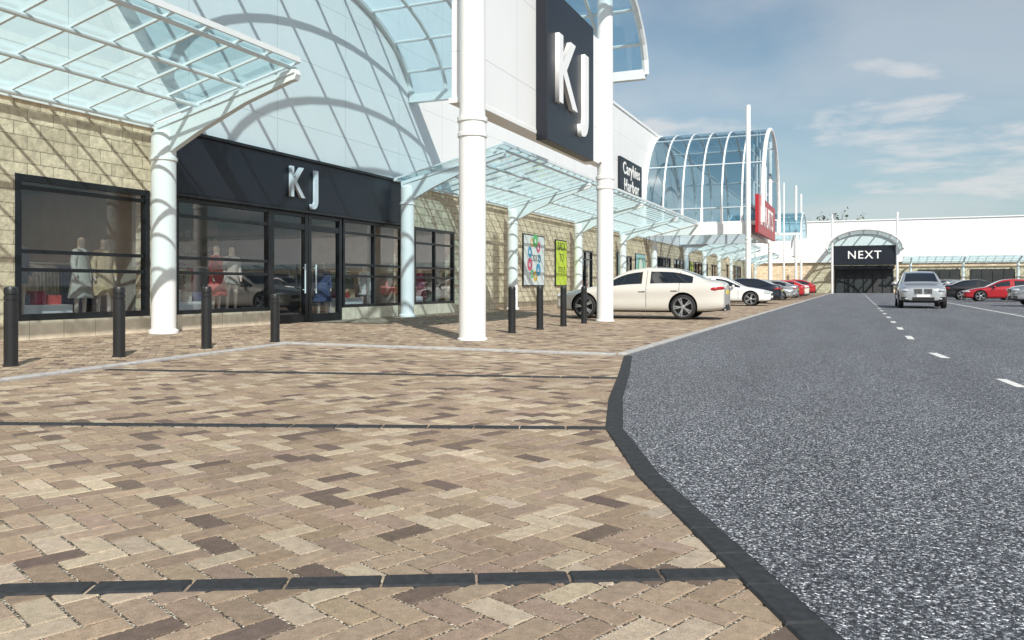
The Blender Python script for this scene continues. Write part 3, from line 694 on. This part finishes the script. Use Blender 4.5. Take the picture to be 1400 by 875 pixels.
suv=[(0,.36,.66,.66,.80,.52),(.05,.30,.74,.82,.92,.62),(.25,.26,.82,.93,.99,.72),(.75,.24,.92,.98,1.06,.78),(1.2,.24,.98,.99,1.12,.80),(1.38,.24,1.0,.99,1.15,.82),
     (1.9,.24,1.03,.99,1.50,.71),(2.15,.24,1.04,.99,1.62,.67),(2.7,.24,1.05,.99,1.69,.655),(2.78,.24,1.052,.99,1.692,.655),(3.35,.24,1.07,.99,1.68,.645),(3.75,.24,1.09,.985,1.62,.645),
     (4.3,.26,1.12,.97,1.40,.68),(4.62,.30,1.12,.93,1.20,.70),(4.76,.34,1.06,.88,1.14,.66),(4.85,.40,.92,.80,1.02,.58),(4.87,.46,.8,.72,.9,.5)]
ctype('suv',4.87,suv,{5,6,7,9,10,11},{5,6,11,12},(.92,3.85),.385,feat_suv,.04)
def feat_hatch(d,f,r,W):
    d.box(f-.005,f+.10,-.40,.40,.52,.61,M_dark); d.box(f+.0,f+.12,-.5,.5,.26,.40,M_dark); d.box(f-.02,f+.02,-.26,.26,.41,.51,M_signwhite)
    for s in (1,-1):
        ell(d,(f+.25,s*.63,.67),(.2,.16,.09),M_headl); ell(d,(r-.14,s*.62,.95),(.13,.16,.12),M_tail); ell(d,(f+1.45,s*.96,1.0),(.07,.11,.075),SLOT)
        d.box(f+2.2,f+2.37,s*.88-.012,s*.88+.014,.83,.855,M_chrome)
    d.box(r-.05,r+.01,-.26,.26,.62,.73,M_plateY); d.box(r-.2,r+.01,-.55,.55,.24,.36,M_dark)
hat=[(0,.32,.54,.58,.60,.46),(.05,.25,.62,.72,.70,.56),(.22,.20,.70,.83,.79,.64),(.65,.18,.79,.87,.91,.70),(1.0,.18,.86,.88,.98,.73),(1.15,.18,.88,.885,1.01,.74),
     (1.6,.18,.91,.89,1.33,.64),(1.88,.18,.92,.89,1.44,.61),(2.35,.18,.93,.89,1.50,.595),(2.43,.18,.932,.89,1.50,.593),(2.95,.18,.95,.89,1.48,.585),(3.4,.18,.97,.885,1.43,.585),
     (3.85,.20,.99,.87,1.22,.63),(4.02,.24,.98,.84,1.08,.64),(4.12,.28,.90,.79,.98,.6),(4.18,.34,.78,.72,.86,.5)]
ctype('hatch',4.18,hat,{5,6,7,9,10},{5,6,11},(.82,3.35),.315,feat_hatch,.04)
SE={'sedan':[-1.0+.08,.30,1.22],'suv':[-.95,.38,1.35],'hatch':[-.85,.30,1.1]}
PAINT={}
def car(kind,col,metal,x,y,rz,name='parked_car',sc_=1):
    body,dme,wme,wheels,wr,W,L_=TYPES[kind]
    key=(kind,col)
    if key not in PAINT: PAINT[key]=paint('paint_%s_%d'%(kind,len(PAINT)),col,metal,SE[kind],sill=.24 if kind!='suv' else .36)
    pm=PAINT[key]
    e=empty(name,(x,y,0),rz); e.scale=(sc_,sc_,sc_)
    for (src,n) in ((body,'body'),(dme,'trim_and_lamps')):
        me=src.copy()
        for i,mm in enumerate(me.materials):
            if mm and mm.name.startswith('slot_paint'): me.materials[i]=pm
        o=bpy.data.objects.new(n,me); COL.objects.link(o); o.parent=e
    for wx in wheels:
        for s in (1,-1):
            o=bpy.data.objects.new('wheel',wme); COL.objects.link(o); o.parent=e; o.location=(wx-L_/2,s*(W-.125),wr)
            o.rotation_euler=(0,R()*6,0 if s>0 else math.pi)
P_=math.pi
WH=(.64,.61,.56);SI=(.42,.43,.45);DK=(.012,.016,.03);RD=(.42,.012,.02);BK=(.01,.01,.012);GR=(.16,.17,.18)
car('sedan',WH,0,-6.18,24.9,math.radians(1.5),sc_=1.08)
car('sedan',(.78,.78,.78),0,-6.4,42.6,P_,sc_=1.04)
car('sedan',DK,.3,-6.3,48.6,0)
car('hatch',SI,.7,-6.1,60,P_); car('sedan',SI,.7,-6.3,63,0); car('hatch',RD,.1,-6.0,71,0); car('sedan',WH,0,-6.2,76,0); car('hatch',BK,.2,-6.2,82,P_); car('suv',RD,.1,-6.2,88,0); car('hatch',SI,.7,-6.2,94,0)
car('suv',(.50,.52,.54),.5,2.75,42.3,P_/2,'suv_car')
car('suv',SI,.7,9.45,46.4,0); car('sedan',RD,.1,8.9,60.5,0); car('sedan',BK,.2,8.3,66.5,P_); car('hatch',SI,.7,7.9,78,0); car('hatch',(.05,.1,.3),.4,8,84,0)
car('suv',GR,.5,8.2,93,0); car('sedan',WH,0,18.5,84,0); car('hatch',RD,.1,17.8,74,P_); car('suv',BK,.2,19,66,0); car('sedan',SI,.7,24,95,0); car('hatch',WH,0,14.8,100,0); car('sedan',DK,.3,30,104,0)
car('hatch',BK,.2,17.6,58.2,0); car('hatch',GR,.5,17.4,79,0); car('sedan',BK,.2,36,90,0)
for (k,c,x,y) in (('sedan',GR,30,20),('suv',RD,32,4),('hatch',BK,30,12)): car(k,c,.2,x,y,0)

# ------------------------------------------------------------------ distant trees
M_leaf=simple('foliage',(.06,.075,.035),.9,var=.4,scale=2); M_bark=simple('bark',(.09,.07,.055),.9,var=.3,scale=8)
m=MB()
def tree(x,y,h,dens):
    m.cyl((x,y,0),(x+.3*(R()-.5),y,h*.5),.25,.14,M_bark,8)
    for k in range(26):
        a=R()*6.28; z0=h*(.3+.4*R()); l=h*(.18+.25*R()); q=Vector((x+math.cos(a)*l*.7,y+math.sin(a)*l*.7,min(h,z0+l)))
        m.cyl((x,y,z0),q,.06,.02,M_bark,5,False)
        for j in range(int(dens)):
            t=.35+.65*R(); c=Vector((x,y,z0)).lerp(q,t)+Vector((R()-.5,R()-.5,R()-.5))*1.4
            n=Vector((R()-.5,R()-.5,R()-.5)).normalized(); u=n.orthogonal().normalized()*(.10+.16*R()); v=n.cross(u)
            m.add([c-u-v,c+u-v,c+u*1.2+v,c-u+v],[(0,1,2,3)],M_leaf)
for (x,y,h) in [(-4.5,176,16.4),(-2.2,178,15.8)]: tree(x,y,h,5)
for (x,y,h) in [(62,30,9),(64,12,10),(63,-6,9.5),(62,48,10),(64,-25,10)]: tree(x,y,h,26)
m.build('distant_trees',None,smooth=False)

# ------------------------------------------------------------------ light, world, camera
el=math.radians(40); hx,hy=.64,-.77
hl=math.hypot(hx,hy); hx/=hl; hy/=hl
sd=Vector((hx*math.cos(el),hy*math.cos(el),math.sin(el)))
sl=bpy.data.lights.new('sun','SUN'); sl.energy=4.9; sl.angle=math.radians(.5); sl.color=(1,.95,.87)
so=bpy.data.objects.new('sun',sl); COL.objects.link(so); so.rotation_euler=sd.to_track_quat('Z','Y').to_euler(); so.location=(20,-30,40)
W=bpy.data.worlds.new('World'); sc.world=W; W.use_nodes=True; nt=W.node_tree; L=nt.links.new
bg=nt.nodes['Background']; bg.inputs[1].default_value=.09
sky=nt.nodes.new('ShaderNodeTexSky'); sky.sky_type='NISHITA'; sky.sun_disc=False; sky.sun_elevation=el; sky.sun_rotation=math.atan2(hx,hy); sky.dust_density=1.2; sky.ozone_density=1.0
tc=nt.nodes.new('ShaderNodeTexCoord'); sp=nt.nodes.new('ShaderNodeSeparateXYZ'); L(tc.outputs['Generated'],sp.inputs[0])
def MN(op,a,b_=None,cl=False):
    n=nt.nodes.new('ShaderNodeMath'); n.operation=op; n.use_clamp=cl
    for i,v in enumerate((a,b_)):
        if v is None: continue
        if isinstance(v,(int,float)): n.inputs[i].default_value=v
        else: L(v,n.inputs[i])
    return n.outputs[0]
zc=MN('ADD',MN('MAXIMUM',sp.outputs[2],0.0),.12)
cb=nt.nodes.new('ShaderNodeCombineXYZ'); L(MN('DIVIDE',sp.outputs[0],zc),cb.inputs[0]); L(MN('DIVIDE',sp.outputs[1],zc),cb.inputs[1])
def noise(sc_,det,ro,di,w):
    no=nt.nodes.new('ShaderNodeTexNoise'); no.inputs['Scale'].default_value=sc_; no.inputs['Detail'].default_value=det; no.inputs['Roughness'].default_value=ro; no.inputs['Distortion'].default_value=di
    mp=nt.nodes.new('ShaderNodeMapping'); mp.inputs['Location'].default_value=(w,w*.7,w*.3); L(cb.outputs[0],mp.inputs[0]); L(mp.outputs[0],no.inputs['Vector']); return no.outputs['Fac']
def ramp(x,a,b_):
    cr=nt.nodes.new('ShaderNodeMapRange'); cr.interpolation_type='SMOOTHSTEP'; cr.inputs[1].default_value=a; cr.inputs[2].default_value=b_; L(x,cr.inputs[0]); return cr.outputs[0]
veil=MN('MULTIPLY',ramp(noise(.7,8,.55,.5,3.1),.38,.72),.38)
puff=MN('MULTIPLY',ramp(noise(1.5,10,.55,.2,7.7),.53,.68),.72)
fac=MN('MAXIMUM',veil,puff)
haze=MN('POWER',MN('SUBTRACT',1.0,MN('MAXIMUM',sp.outputs[2],0.0),True),4.5)
tn=nt.nodes.new('ShaderNodeVectorMath'); tn.operation='MULTIPLY'; L(sky.outputs[0],tn.inputs[0]); tn.inputs[1].default_value=(1.12,1.24,1.16)
mx1=nt.nodes.new('ShaderNodeMix'); mx1.data_type='RGBA'; L(MN('MULTIPLY',haze,.62),mx1.inputs[0]); L(tn.outputs[0],mx1.inputs[6]); mx1.inputs[7].default_value=(5.6,6.8,7.7,1)
mx=nt.nodes.new('ShaderNodeMix'); mx.data_type='RGBA'; L(fac,mx.inputs[0]); L(mx1.outputs[2],mx.inputs[6]); mx.inputs[7].default_value=(8.4,8.4,8.5,1)
L(mx.outputs[2],bg.inputs[0])
cam=bpy.data.cameras.new('camera'); co=bpy.data.objects.new('camera',cam); COL.objects.link(co); sc.camera=co
co.location=(0,0,1.0); co.rotation_euler=(math.pi/2,0,TH); cam.sensor_width=36; cam.lens=28.29; cam.shift_y=-.0332; cam.clip_start=.05; cam.clip_end=6000
